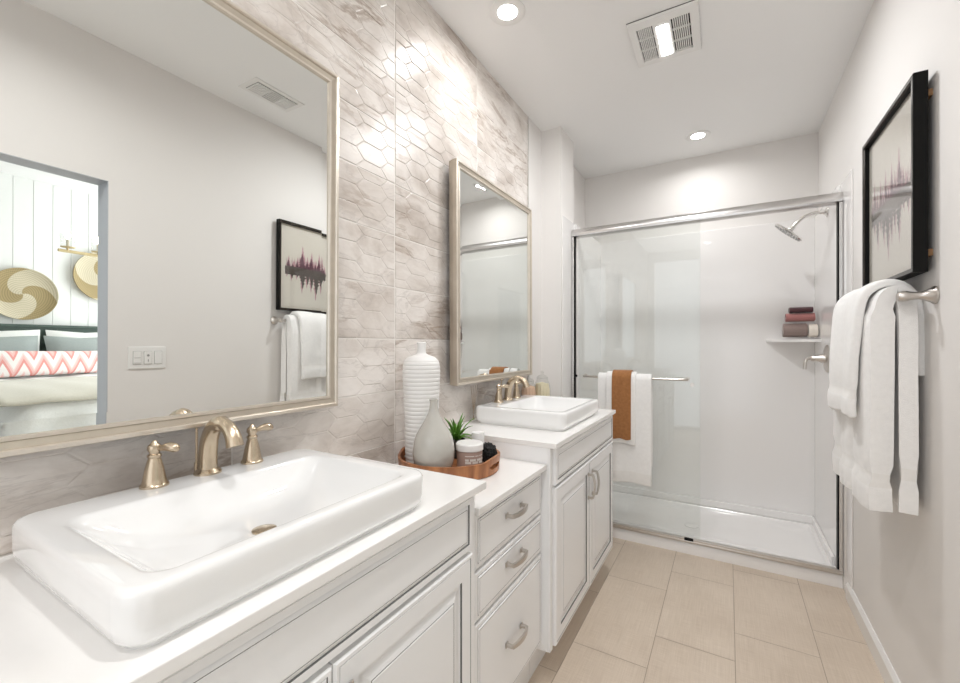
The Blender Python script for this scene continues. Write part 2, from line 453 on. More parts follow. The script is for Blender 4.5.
M['lining_shade'] = simple('shade_tinted_door_lining', (.46, .485, .52), .5)  # bluish shade of the doorway reveal, painted into the lining colour
slab('trim_2', M['lining_shade'], (W-.0005, W+.1105, DY1-.003, DY1, 0, DZ), (W-.0005, W+.1105, DY0, DY1, DZ-.003, DZ))
# baseboard: profile with a sloped top
def baseboard(name, y0, y1, x, s=-1, h=.088, t=.015):
    mb = MB(); pr = [(x, 0), (x+s*t, 0), (x+s*t, h-.016), (x+s*.005, h), (x, h)]
    mb.rings([[(p[0], y0, p[1]) for p in pr], [(p[0], y1, p[1]) for p in pr]], smooth=False)
    return struct(mb.build(name, M['trim']))
baseboard('baseboard_right', DY1, 2.80, W)
slab('baseboard_column', M['trim'], (.139, .15, 2.70, 2.80, 0, .09))

# ---------------------------------------------------------------- bedroom behind the doorway (seen in the mirror)
BX = 5.6
def shiplap():
    mb = MB(); w = .155; y = -1.2
    mb.box(BX+.008, BX+.1, -1.3, 4.1, 0, H+.3)
    while y < 4.0:
        mb.box(BX, BX+.008, y+.002, y+w-.002, 0, H+.3, .0015, 1); y += w
    return struct(mb.build('wall_bedroom', M['ship']))
shiplap()
slab('floor_bedroom', M['carpet'], (W+.1, BX+.1, -1.3, 4.1, -.08, 0))
slab('ceiling_bedroom', M['ceiling'], (W+.1, BX+.1, -1.3, 4.1, H+.3, H+.4))
slab('wall_bedroom_side', M['ship'], (W+.1, 1.95, 4.0, 4.1, 0, H+.3), (5.25, BX, 4.0, 4.1, 0, H+.3), (1.95, 5.25, 4.0, 4.1, 0, .35), (1.95, 5.25, 4.0, 4.1, 2.65, H+.3))
slab('wall_bedroom_entry', M['ship'], (W+.1, 1.95, -1.3, -1.2, 0, H+.3), (5.25, BX, -1.3, -1.2, 0, H+.3), (1.95, 5.25, -1.3, -1.2, 0, .35), (1.95, 5.25, -1.3, -1.2, 2.65, H+.3))
slab('wall_bedroom_divider', M['ship'], (W+.1, W+.11, DY1, 4.0, 0, H+.3), (W+.1, W+.11, DY0, DY1, DZ, H+.3), (W+.1, W+.11, -1.2, DY0, 0, H+.3))

def cushion(x, y, z, sx, sy, sz, lean, m, name, parent=None, n=10):
    """a plump pillow standing on its long edge, leaning back by `lean`"""
    mb = MB(); b = bmesh.new()
    fr, bk = [], []
    for j in range(n+1):
        for i in range(n+1):
            u, v = 2*i/n-1, 2*j/n-1
            t = ((1-abs(u)**3.2)*(1-abs(v)**3.2))**.5
            pin = 1-.05*(1-abs(u))*(abs(v)**6)*1.0
            yy = u*sy/2*(1-.06*(1-abs(v))); zz = v*sz/2*(1-.06*(1-abs(u)))*pin
            fr.append((t*sx/2, yy, zz)); bk.append((-t*sx/2, yy, zz))
    vf = [b.verts.new(p) for p in fr]; vb = [b.verts.new(p) for p in bk]
    for j in range(n):
        for i in range(n):
            a, c, d, e = j*(n+1)+i, j*(n+1)+i+1, (j+1)*(n+1)+i+1, (j+1)*(n+1)+i
            b.faces.new((vf[a], vf[c], vf[d], vf[e])); b.faces.new((vb[e], vb[d], vb[c], vb[a]))
    bmesh.ops.remove_doubles(b, verts=b.verts[:], dist=1e-5)
    for f in b.faces: f.smooth = True
    mb.join(b)
    o = mb.build(name, m, parent, shade=True)
    o.location = (x, y, z+sz/2*math.cos(lean)); o.rotation_euler = (0, lean, 0)
    return o
bed = thing('bed', 'bed with dark green headboard and white duvet in the room behind the doorway', 'bed', (4.3, 1.9, 0))
bed.location = (0, 0, 0)
mb = MB(); mb.box(5.5, 5.585, .72, 3.08, .0, 1.44, .012); mb.box(5.49, 5.585, .70, 3.10, 1.42, 1.455, .008); mb.build('headboard', M['headboard'], bed)
mb = MB(); mb.box(3.2, 5.5, .95, 2.85, .08, .30, .02); mb.build('bed_base', M['headboard'], bed)
for x, y in ((3.3, 1.05), (3.3, 2.75), (5.4, 1.05), (5.4, 2.75)): MB().box(x-.03, x+.03, y-.03, y+.03, 0, .09, .004).build('leg', M['headboard'], bed)
mb = MB(); mb.box(3.12, 5.5, .9, 2.9, .30, .84, .06, 4); mb.build('mattress', M['bedwhite'], bed, shade=True)
# duvet as draped grid
def duvet():
    mb = MB(); n, k = 60, 30; rr = []
    prof = [(5.45, .908), (5.1, .918), (4.6, .918), (4.1, .912), (3.6, .912), (3.2, .90), (3.08, .875), (3.035, .81), (3.02, .70), (3.0, .55), (2.99, .42), (3.0, .28)]
    prof = [(p.x, p.z) for p in smoothpath([(a, 0, b) for a, b in prof], 3)]
    for s, (x, z) in enumerate(prof):
        row = []
        for i in range(n+1):
            u = i/n; y = .83+u*2.14; e = min(u, 1-u)
            drop = max(0, .06-e)*3.2 if e < .06 else 0
            w = .012*math.sin(u*37+x*2)+.01*math.sin(u*19+z*5+1)
            hang = 1 if z < .8 else 0
            row.append((x-hang*w*2.2, y, z-drop+(.5*w if not hang else 0)))
        rr.append(row)
    mb.rings(rr, False, False, closed=False)
    o = mb.build('duvet', M['bedwhite'], bed, shade=True)
    md = o.modifiers.new('thick', 'SOLIDIFY'); md.thickness = .02
duvet()
mb = MB(); mb.tube([(2.965+.008*math.sin(i*1.3), .85+i*.0525, .655) for i in range(40)], .006, 8); mb.build('piping', M['gold'], bed)
def throw():
    mb = MB(); rr = []
    for x, z in ((4.25, .936), (3.9, .938), (3.5, .936), (3.2, .926), (3.09, .905), (3.03, .890), (3.0, .865)):
        rr.append([(x, .80+2.2*i/50, z+.004*math.sin(i*.9+x*3)) for i in range(51)])
    mb.rings(rr, False, False, closed=False)
    o = mb.build('throw_blanket', M['bedcream'], None, shade=True)
    md = o.modifiers.new('thick', 'SOLIDIFY'); md.thickness = .015; md.offset = 1
    tag(o, 'cream throw blanket spread across the end of the white bed', 'blanket')
throw()
PZ = .931
for y, l in ((1.28, 'white sleeping pillow against the headboard on the far left of the bed'), (1.98, 'white sleeping pillow against the headboard nearest the doorway edge'),
             (2.67, 'white sleeping pillow against the headboard behind the doorway jamb')):
    tag(cushion(5.40, y, PZ, .16, .66, .48, .22, M['bedwhite'], 'pillow'), l, 'pillow', 'white pillows along the headboard')
for y, l in ((1.24, 'blue-grey pillow left of centre, behind the coral chevron bolster'), (1.86, 'blue-grey pillow right of centre, behind the coral chevron bolster')):
    tag(cushion(5.14, y, PZ, .16, .58, .42, .28, M['greypillow'], 'throw_pillow'), l, 'pillow', 'blue-grey throw pillows on the bed')
tag(cushion(4.90, 1.75, PZ, .17, 1.5, .26, .16, M['chev'], 'lumbar_pillow', n=16), 'long coral and white chevron lumbar pillow at the front of the bed pillows', 'pillow')
def basket(name, y, z, r, label, rot):
    mb = MB(); prof = [(.0005, .045), (r*.25, .035), (r*.6, .03), (r*.85, .045), (r, .075), (r*1.01, .07), (r*.86, .03), (r*.6, .012), (r*.25, .012), (.0005, .012)]
    mb.lathe([(a, b) for a, b in prof], 64, axis='-x'); o = mb.build(name, M['basket'], shade=True)
    o.location = (BX, y, z); o.rotation_euler = (rot, 0, 0); tag(o, label, 'wall basket', 'woven wall baskets above the bed'); return o
basket('wall_basket', 1.50, 1.78, .275, 'round woven basket with a spiral pattern, the lower left one over the headboard', .4)
basket('wall_basket', 2.20, 2.06, .30, 'round woven basket with a spiral pattern, the upper one behind the chandelier', 2.0)
def chandelier():
    t = thing('chandelier', 'brass bar chandelier with candle bulbs in glass cups, seen through the doorway', 'chandelier', (3.9, 1.70, 2.05))
    L = [(-.02, -.32), (.0, -.11), (.02, .10), (.04, .31)]
    mb = MB(); mb.tube([(-.02, -.38, 0), (.05, .37, 0)], .013, 8); mb.build('bar', M['gold'], t)
    mb = MB(); mb.tube([(.02, .0, 0), (.02, .0, H+.3-2.02)], .006, 8); mb.lathe([(.06, H+.27-2.02), (.06, H+.3-2.02)], 24, (.02, 0, 0)); mb.build('stem', M['gold'], t)
    for x, y in L:
        mb = MB(); mb.lathe([(.045, .03), (.05, .036), (.012, .038)], 24, (x, y, 0)); mb.lathe([(.008, 0), (.008, .035)], 10, (x, y, 0)); p = mb.build('cup', M['gold'], t)
        mb = MB(); mb.lathe([(.011, .036), (.011, .10)], 14, (x, y, 0)); mb.build('candle_sleeve', M['bedcream'], p)
        mb = MB(); mb.lathe([(.006, .10), (.02, .125), (.018, .145), (.004, .17)], 14, (x, y, 0)); mb.build('bulb', M['bulb'], p)
        mb = MB(); mb.lathe([(.044, .04), (.05, .15)], 24, (x, y, 0), caps=(False, False)); mb.build('glass_shade', M['jarglass'], p)
chandelier()

# ---------------------------------------------------------------- shower
PX0, PX1, PY0, PY1, ST = .145, 1.604, 2.86, 3.64, 2.155
def surround():
    t = thing('shower_surround', 'glossy white shower surround with pan filling the far alcove', 'shower surround')
    mb = MB()
    # pan with recessed floor: outer body rings then recessed tray
    cy0 = 2.905
    o_ = [(.145, cy0), (W-.001, cy0), (W-.001, FAR-.001), (.145, FAR-.001)]
    def q(x0, x1, y0, y1, z, r=.03): return rrect(x0, x1, y0, y1, r, z, 4)
    mb.rings([q(.1455, W-.006, cy0, FAR-.001, 0, .004), q(.1455, W-.006, cy0, FAR-.001, .066, .004), q(.149, W-.009, cy0+.004, FAR-.004, .072, .004),
              q(.19, PX1-.035, cy0+.115, PY1-.035, .072, .02), q(.205, PX1-.05, cy0+.13, PY1-.05, .05, .025), q(.26, PX1-.10, cy0+.17, PY1-.10, .034, .05),
              q(.75, 1.0, 3.2, 3.4, .028, .05)], True, True)
    mb.build('shower_pan', M['acrylic'], t)
    mb = MB()
    mb.box(.146, PX1+.002, PY1, FAR-.001, .07, ST, .004)
    # ledge bead running round the base of the panel
    mb.box(.146, PX1, PY1-.02, PY1, .072, .125, .008, 3)
    mb.build('back_panel', M['acrylic'], t)
    mb = MB(); mb.box(PX1, W-.001, 2.965, PY1+.002, .072, ST, .006, 3); mb.box(W-.0055, W-.001, 2.722, 2.966, .0, ST, .0015, 2); mb.box(PX1-.018, PX1, 3.0, PY1, .072, .125, .008, 3)
    mb.build('side_panel', M['acrylic'], t)
    mb = MB(); mb.box(.1395, .158, 2.965, PY1+.002, .072, ST, .006, 3); mb.box(.1395, .144, 2.722, 2.966, .0, ST, .0015, 2); mb.box(.158, .176, 3.0, PY1, .072, .125, .008, 3); mb.build('side_panel', M['acrylic'], t)
    # corner shelf
    mb = MB(); z0, z1 = 1.309, 1.327
    out = [(1.33, PY1)]+[(1.33+.276*u, PY1-.235*math.sin(PI/2*u)**.8) for u in [i/10 for i in range(1, 11)]]+[(PX1, PY1)]
    mb.rings([[(p[0], p[1], z0) for p in out], [(p[0], p[1], z1) for p in out]], smooth=False); mb.build('corner_shelf', M['acrylic'], t)
    mb = MB(); mb.lathe([(.045, .0285), (.045, .0315), (.04, .033), (.0005, .033)], 32, (.875, 3.3, 0)); mb.build('drain_cover', M['acrylic'], t)
surround()
def shower_door():
    t = thing('shower_door', 'framed sliding glass shower door with satin nickel header and jambs', 'shower door')
    y0, y1 = 2.895, 2.955; x0, x1 = .1445, W-.006
    # header: rounded front extrusion
    mb = MB(); pr = [(y1, 2.046), (y0+.012, 2.046), (y0+.003, 2.052), (y0, 2.066), (y0+.006, 2.09), (y0+.02, 2.103), (y1, 2.106)]
    mb.rings([[(x0, p[0], p[1]) for p in pr], [(x1, p[0], p[1]) for p in pr]]); mb.build('header', M['header'], t)
    for a, b in ((x0, x0+.016), (x1-.016, x1)):
        mb = MB(); mb.box(a, b, y0+.004, y1-.004, .085, 2.046, .003); mb.build('jamb', M['header'], t)
    mb = MB(); mb.box(x0+.016, x0+.021, y0+.012, y1-.012, .09, 2.046); mb.box(x1-.021, x1-.016, y0+.012, y1-.012, .09, 2.046); mb.build('gasket', M['black'], t)
    mb = MB(); mb.box(x0, x1, y0, y1, .0725, .086, .003); mb.box(x0, x1, y0+.002, y0+.009, .084, .097, .002); mb.build('bottom_track', M['nickel'], t)
    MB().box(.862, .912, y0-.006, y0+.012, .088, .101, .002).build('door_guide', M['black'], t)
    g = MB().box(.19, .945, y0+.014, y0+.020, .10, 2.05, .001, 1).build('glass_panel', M['glass'], t); g['label'] = 'outer sliding panel carrying the towel bar'
    MB().box(.189, .95, y0+.036, y0+.042, .10, 2.05, .001, 1).build('glass_panel', M['glass'], t)
    mb = MB(); yb = 2.845; zb = 1.078
    mb.tube(smoothpath([(.245, y0+.014, zb), (.245, yb+.02, zb), (.25, yb+.006, zb), (.265, yb, zb)], 4)+smoothpath([(.86, yb, zb), (.876, yb+.006, zb), (.88, yb+.02, zb), (.88, y0+.014, zb)], 4), .0075, 12)
    mb.lathe([(.013, 0), (.013, .006)], 20, (.245, y0+.009, zb), 'y'); mb.lathe([(.013, 0), (.013, .006)], 20, (.88, y0+.009, zb), 'y'); mb.build('towel_bar', M['nickel'], t)
    mb = MB(); mb.lathe([(.012, 0), (.012, .006), (.008, .009)], 16, (.905, y0+.006, 1.045), 'y'); mb.build('knob', M['nickel'], t)
    mb = MB(); mb.lathe([(.007, 0), (.009, .01), (.006, .016)], 14, (.182, y0-.012, 1.075), 'y'); mb.build('bumper', M['black'], t)
shower_door()
def shower_head():
    t = thing('overhead_shower', 'round rain shower head on a curved arm high on the right shower wall', 'shower head')
    y = 3.19; zc = 2.072
    mb = MB(); mb.lathe([(.03, 0), (.03, .004), (.024, .010), (.012, .016)], 28, (PX1, y, zc), '-x'); mb.build('flange', M['chrome'], t)
    pth = smoothpath([(PX1-.01, y, zc), (1.55, y, zc+.004), (1.49, y, zc-.012), (1.45, y, zc-.05), (1.425, y, zc-.082)], 6)
    mb = MB(); mb.tube(pth, .0095, 12); mb.build('arm', M['chrome'], t)
    mb = MB(); hd = Vector((1.412, y, 1.977)); ax = Vector((.66, -.12, .74)).normalized()
    b = bmesh.new(); tmp = MB(); tmp.lathe([(.0005, -.006), (.085, -.006), (.090, 0), (.086, .006), (.03, .013), (.016, .02), (.014, .04), (.012, .045)], 40); mtx = Matrix.Translation(hd) @ ax.to_track_quat('Z', 'Y').to_matrix().to_4x4()
    mb.join(tmp.bm, 0, mtx)
    for r_, n in ((.025, 8), (.045, 14), (.065, 20), (.079, 26)):
        for i in range(n):
            a = 2*PI*i/n; tp = MB(); tp.lathe([(.0028, -.0085), (.0028, -.006)], 6, (r_*math.cos(a), r_*math.sin(a), 0)); mb.join(tp.bm, 1, mtx)
    mb.build('spray_plate', [M['chrome'], M['seam']], t)
shower_head()
def shower_valve():
    t = thing('shower_valve', 'round nickel shower valve plate with lever handle below the corner shelf', 'shower valve')
    y, z = 3.205, 1.208
    mb = MB(); mb.lathe([(.082, 0), (.082, .004), (.074, .010), (.04, .013)], 40, (PX1, y, z), '-x'); mb.build('escutcheon', M['nickel'], t)
    mb = MB(); mb.lathe([(.028, .01), (.026, .03), (.018, .045), (.016, .075), (.012, .08)], 28, (PX1, y, z), '-x')
    mb.tube(smoothpath([(PX1-.07, y, z), (PX1-.095, y-.01, z-.002), (PX1-.108, y-.02, z-.02), (PX1-.112, y-.022, z-.065)], 6), [(.009, .009)]*6+[(.008, .006)]*7+[(.009, .006)]*6, 12)
    mb.build('lever', M['nickel'], t)
shower_valve()

# ---------------------------------------------------------------- towels
def sheet(name, m, path, y0, y1, thick, ny=24, waves=(), axis='y', parent=None, band=None, flare=0, seed=1, wt=None):
    """a towel folded over a bar: `path` is the cross-section, swept between y0 and y1 with soft folds"""
    rnd = random.Random(seed); path = smoothpath([(a, 0, b) for a, b in path], 4); n = len(path)
    zt = max(p.z for p in path); rows = []
    mb = MB(); vr = []
    for i, p in enumerate(path):
        fall = min(1, max(0, (zt-p.z)/.25)); row = []
        d = (path[min(i+1, n-1)]-path[max(i-1, 0)]).normalized(); nrm = Vector((-d.z, 0, d.x))
        for k in range(ny+1):
            u = k/ny; off = 0
            for amp, fr, ph in waves: off += amp*math.sin(fr*u*2*PI+ph+.8*fall)
            yy = y0+(y1-y0)*u; yc = (y0+y1)/2; yy = yc+(yy-yc)*(1+flare*fall)
            q = Vector((p.x, yy, p.z))+nrm*off*(.25+.75*fall)
            q.z += .004*math.sin(u*9+seed)*fall
            if axis == 'x': q = Vector((q.y, q.x, q.z))
            row.append(mb.bm.verts.new(q))
        vr.append(row)
    for i in range(n-1):
        zz = path[i].z
        for k in range(ny):
            f = mb.bm.faces.new((vr[i][k], vr[i][k+1], vr[i+1][k+1], vr[i+1][k])); f.smooth = True
            if band and any(a <= zz <= b for a, b in band): f.material_index = 1
    o = mb.build(name, [m, M['towelband']], parent, shade=True)
    md = o.modifiers.new('thick', 'SOLIDIFY'); md.thickness = thick; md.offset = 0
    if band:
        vg = o.vertex_groups.new(name='thickness')
        for v in o.data.vertices: vg.add([v.index], (.78 if any(a <= v.co.z <= b for a, b in band) else 1.0)*(wt(v.co) if wt else 1), 'REPLACE')
        md.vertex_group = 'thickness'; md.thickness_vertex_group = 0
    md = o.modifiers.new('round', 'BEVEL'); md.width = thick*.42; md.segments = 3; md.limit_method = 'ANGLE'; md.angle_limit = 1.2
    return o
def shower_bar_towels():
    yb, zb = 2.845, 1.078
    o = sheet('bath_towel', M['towel'], [(yb+.028, .52), (yb+.027, .8), (yb+.024, 1.03), (yb+.018, 1.083), (yb, 1.098), (yb-.018, 1.083), (yb-.024, 1.03), (yb-.026, .7), (yb-.028, .41)], .350, .684, .018, waves=((.003, 2, 0),), axis='x', band=[(.44, .50)], seed=2)
    tag(o, 'white bath towel folded over the bar on the shower door, the widest there', 'towel')
    o = sheet('hand_towel', M['towel'], [(yb+.044, .70), (yb+.044, 1.03), (yb+.030, 1.096), (yb, 1.113), (yb-.030, 1.096), (yb-.042, 1.03), (yb-.046, .66)], .408, .592, .012, waves=((.002, 1.5, 1),), axis='x', band=[(.69, .71)], seed=3)
    tag(o, 'narrow white hand towel between the bath towel and the brown cloth on the shower door', 'towel')
    o = sheet('face_cloth', M['brown'], [(yb+.056, .8), (yb+.056, 1.04), (yb+.038, 1.108), (yb, 1.125), (yb-.038, 1.108), (yb-.054, 1.04), (yb-.058, .69)], .447, .566, .007, waves=((.0015, 1, 0),), axis='x', seed=4)
    tag(o, 'caramel brown cloth on top of the white towels on the shower door', 'cloth')
shower_bar_towels()
def towel_rail():
    t = thing('towel_bar', 'brushed nickel towel bar on the right wall under the picture', 'towel bar')
    for y in (1.765, 2.375):
        mb = MB(); mb.lathe([(.027, 0), (.027, .005), (.022, .010), (.0125, .03), (.011, .045), (.013, .055), (.016, .064), (.0165, .074), (.012, .084)], 28, (W, y, 1.437), '-x'); mb.build('post', M['nickel'], t)
    mb = MB(); mb.tube([(1.556, 1.765, 1.437), (1.556, 2.375, 1.437)], .008, 12); mb.build('rod', M['nickel'], t)
towel_rail()
def wall_towels():
    b, z = 1.556, 1.437
    o = sheet('bath_towel', M['towel'], [(b+.029, .77), (b+.030, .84), (b+.030, 1.0), (b+.028, 1.25), (b+.024, 1.37), (b+.016, 1.435), (b-.004, 1.456), (b-.028, 1.440), (b-.042, 1.38), (b-.048, 1.2), (b-.050, .95), (b-.054, .84), (b-.052, .765)],
              1.80, 2.27, .058, ny=36, waves=((.006, 2.5, .6), (.003, 5, 1)), band=[(.845, .905)], seed=5, wt=lambda p: 1 if p.x < b-.03 and p.z < 1.40 else .74)
    tag(o, 'thick white bath towel hanging lowest from the bar on the right wall', 'towel')
    o = sheet('hand_towel', M['towel'], [(b+.060, 1.19), (b+.059, 1.40), (b+.040, 1.462), (b+.0, 1.490), (b-.045, 1.480), (b-.078, 1.43), (b-.090, 1.28), (b-.094, 1.14), (b-.098, 1.09), (b-.096, 1.045)],
              1.85, 2.25, .026, ny=36, waves=((.012, 1.75, 2.6),), band=[(1.115, 1.15)], seed=6)
    tag(o, 'white hand towel laid over the bath towel under the picture', 'towel')
    tg = MB().box(1.6, 1.6035, 1.8665, 1.8685, 1.31, 1.35, 0).build('care_tag', M['tag'], o)
wall_towels()
def rolled(name, m, x0, x1, y, z, r, label, flat=1.0, end=None, turns=2.6, parent=None):
    mb = MB(); n = 70; th = r/(turns+.4)
    outer, inner = [], []
    pts = []
    for i in range(n+1):
        a = 2*PI*turns*i/n; rr = r*(.12+.88*i/n)-th*.5*(i/n); pts.append((rr*math.cos(a), rr*math.sin(a)*flat))
    # spiral strip, swept along x
    t2 = th*.44
    def offp(i, s):
        p0, p1 = pts[max(i-1, 0)], pts[min(i+1, n)]; dx, dz = p1[0]-p0[0], p1[1]-p0[1]; l = math.hypot(dx, dz)
        return (pts[i][0]-dz/l*s, pts[i][1]+dx/l*s)
    A = [offp(i, t2) for i in range(n+1)]; B = [offp(i, -t2) for i in range(n+1)]
    loop = A+B[::-1]
    xs = [x0, x0+.006, (x0+x1)/2, x1-.006, x1]; sc_ = [.96, 1, 1.01, 1, .96]
    rr = [[(x, y+q[0]*s_, z+r*flat+q[1]*s_) for q in loop] for x, s_ in zip(xs, sc_)]
    vr = [[mb.bm.verts.new(p) for p in r_] for r_ in rr]; L_ = len(loop)
    for k in range(len(vr)-1):
        for i in range(L_):
            f = mb.bm.faces.new((vr[k][i], vr[k][(i+1) % L_], vr[k+1][(i+1) % L_], vr[k+1][i])); f.smooth = True
    for k, row in ((0, vr[0]), (-1, vr[-1])):
        for i in range(n):
            mb.bm.faces.new((row[i], row[i+1], row[L_-2-i], row[L_-1-i]))
    o = mb.build(name, m, parent)
    return tag(o, label, 'towel')
rolled('rolled_towel', M['taupe'], 1.415, 1.545, 3.52, 1.328, .056, 'rolled taupe towel at the bottom of the stack on the shower shelf')
rolled('rolled_towel', M['creamt'], 1.550, 1.597, 3.50, 1.328, .052, 'cream rolled towel end beside the taupe roll on the shower shelf')
rolled('rolled_towel', M['rose'], 1.43, 1.585, 3.515, 1.440, .050, 'dusty rose rolled towel in the middle of the stack on the shower shelf', .62)
rolled('rolled_towel', M['plumt'], 1.45, 1.575, 3.515, 1.502, .045, 'dark plum rolled towel on top of the stack on the shower shelf', .42)

# ---------------------------------------------------------------- cabinets
def front(parent, name, y0, y1, z0, z1, xf, th=.02, kind='door'):
    """cabinet front with moulded profile and grey glaze pinstripes, facing +x"""
    if kind == 'door': pr = [(0, -th, 0), (0, -.004, 0), (.004, 0, 0), (.011, 0, 1), (.0125, -.0012, 0), (.0140, 0, 0), (.054, 0, 1), (.0558, -.0045, 0), (.060, -.006, 0), (.066, -.006, 0), (.088, -.0015, 1), (.0898, -.0015, 0), (.092, -.0005, 0)]
    elif kind == 'drawer': pr = [(0, -th, 0), (0, -.006, 0), (.004, -.003, 0), (.014, -.003, 1), (.0158, -.003, 0), (.0175, 0, 0), (.020, 0, 1), (.0212, 0, 0), (.023, 0, 0)]
    else: pr = [(0, -th, 0), (0, -.004, 0), (.004, 0, 0), (.018, 0, 1), (.0198, -.003, 0), (.027, -.0005, 0), (.028, -.0005, 1), (.0292, -.0005, 0), (.032, 0, 0)]
    mb = MB(); rr = []; mis = []
    for a, d, g in pr:
        rr.append([(xf+d, y0+a, z0+a), (xf+d, y1-a, z0+a), (xf+d, y1-a, z1-a), (xf+d, y0+a, z1-a)]); mis.append(g)
    mb.rings(rr, True, True, mis, smooth=False)
    return mb.build(name, [M['cab'], M['glaze']], parent)
def pull(parent, x, y, z, vertical, L=.108, name='handle'):
    """square footed bow pull"""
    mb = MB(); h = L/2
    for s in (-1, 1):
        if vertical: mb.box(x, x+.004, y-.0085, y+.0085, z+s*h-.0085, z+s*h+.0085, .0015, 1); mb.box(x+.003, x+.022, y-.0055, y+.0055, z+s*h-.0055, z+s*h+.0055, .002, 1)
        else: mb.box(x, x+.004, y+s*h-.0085, y+s*h+.0085, z-.0085, z+.0085, .0015, 1); mb.box(x+.003, x+.022, y+s*h-.0055, y+s*h+.0055, z-.0055, z+.0055, .002, 1)
    rr = []
    for i in range(13):
        u = -1+2*i/12; d = x+.022+.010*(1-u*u); w = .0055+.0015*(1-u*u); t = .0042; p = h*1.04*u
        if vertical: rr.append([(d-t, y-w, z+p), (d+t, y-w, z+p), (d+t, y+w, z+p), (d-t, y+w, z+p)])
        else: rr.append([(d-t, y+p, z-w), (d+t, y+p, z-w), (d+t, y+p, z+w), (d-t, y+p, z+w)])
    mb.rings(rr, smooth=False); return mb.build(name, M['nickel'], parent)
def vanity(y0, y1, label, ff0, ff1, xf=.515, zb=.125, group='white vanity sink cabinets'):
    t = thing('vanity_cabinet', label, 'cabinet', group=group); ztop = .8995
    mb = MB(); mb.box(.002, xf-.021, y0, y1, zb-.01, ztop, .001, 1); mb.build('body', M['cab'], t)
    mb = MB(); mb.box(xf-.021, xf-.012, y0+.0005, y0+.028, zb-.01, ztop-.001, .002, 1); mb.build('stile', M['cab'], t)
    MB().box(.01, .435, y0+.002, y1-.002, .0, zb-.01).build('toe_kick', M['cab'], t)
    front(t, 'false_front', ff0, ff1, .752, .892, xf, kind='ff')
    mid = (ff0+ff1)/2
    d1 = front(t, 'door', ff0, mid-.0015, zb, .743, xf); d2 = front(t, 'door', mid+.0015, ff1, zb, .743, xf)
    pull(d1, xf, mid-.034, .630, True); pull(d2, xf, mid+.034, .630, True)
    return t
vanity(-.02, .998, 'white vanity cabinet under the nearer sink, beside the tray', .04, .955)
vanity(1.507, 2.474, 'white vanity cabinet under the farther sink, next to the shower', 1.540, 2.462, .530, .14)
def drawers():
    t = thing('drawer_cabinet', 'lower white three-drawer cabinet between the two vanity cabinets', 'cabinet'); xf = .49
    MB().box(.002, xf-.021, .9995, 1.5055, .150, .8195, .001, 1).build('body', M['cab'], t)
    MB().box(.01, .435, 1.0, 1.505, 0, .150).build('toe_kick', M['cab'], t)
    for z0, z1, hz in ((.658, .813, .750), (.512, .650, .596), (.165, .504, .342)):
        d = front(t, 'drawer', 1.012, 1.495, z0, z1, xf, kind='drawer'); pull(d, xf, 1.253, hz, False)
drawers()
def counter(name, y0, y1, xe, z0, z1, label):
    mb = MB(); mb.box(.0035, xe, y0, y1, z0, z1, .0025, 3); return tag(mb.build(name, M['quartz']), label, 'countertop', 'white quartz countertops')
counter('countertop', -.02, 1.0, .53, .90, .92, 'white quartz countertop carrying the nearer sink')
counter('countertop', 1.505, 2.476, .543, .90, .92, 'white quartz countertop carrying the farther sink')
counter('countertop', 1.001, 1.504, .507, .82, .84, 'lower white quartz countertop under the wooden tray')

# ---------------------------------------------------------------- sinks
def sink(yc, label):
    t = thing('vessel_sink', label, 'sink', (0, yc, .92), group='white rectangular vessel sinks'); w = .285; x0, x1 = .055, .503
    mb = MB(); R = [rrect(x0+.016, x1-.016, -w+.016, w-.016, .028, .0, 8), rrect(x0+.0145, x1-.0145, -w+.0145, w-.0145, .028, .004, 8), rrect(x0+.010, x1-.010, -w+.010, w-.010, .03, .008, 8), rrect(x0+.003, x1-.003, -w+.003, w-.003, .035, .016, 8),
        rrect(x0+.0005, x1-.0005, -w+.0005, w-.0005, .037, .030, 8), rrect(x0, x1, -w, w, .038, .060, 8), rrect(x0, x1, -w, w, .038, .071, 8), rrect(x0+.0018, x1-.002, -w+.002, w-.002, .037, .076, 8), rrect(x0+.0055, x1-.0055, -w+.0055, w-.0055, .034, .0798, 8), rrect(x0+.010, x1-.010, -w+.010, w-.010, .032, .0806, 8),
        rrect(.146, x1-.024, -w+.033, w-.033, .035, .0806, 8), rrect(.150, x1-.027, -w+.037, w-.037, .035, .0800, 8), rrect(.156, x1-.031, -w+.042, w-.042, .035, .078, 8), rrect(.162, x1-.036, -w+.052, w-.052, .04, .068, 8),
        rrect(.175, x1-.045, -w+.085, w-.085, .045, .040, 8), rrect(.20, x1-.065, -w+.13, w-.13, .05, .020, 8), rrect(.26, x1-.13, -.08, .08, .035, .013, 8), rrect(.300, .345, -.022, .022, .0215, .0115, 8)]
    mb.rings(R); mb.build('basin', M['ceramic'], t)
    mb = MB(); mb.lathe([(.022, .010), (.022, .014), (.017, .0155), (.0005, .0155)], 28, (.3225, 0, 0)); mb.build('drain', M['champ'], t)
    return t
sink(.496, 'large white rectangular sink on the nearer countertop below the big mirror')
sink(2.0, 'smaller looking white rectangular sink on the farther countertop near the shower')
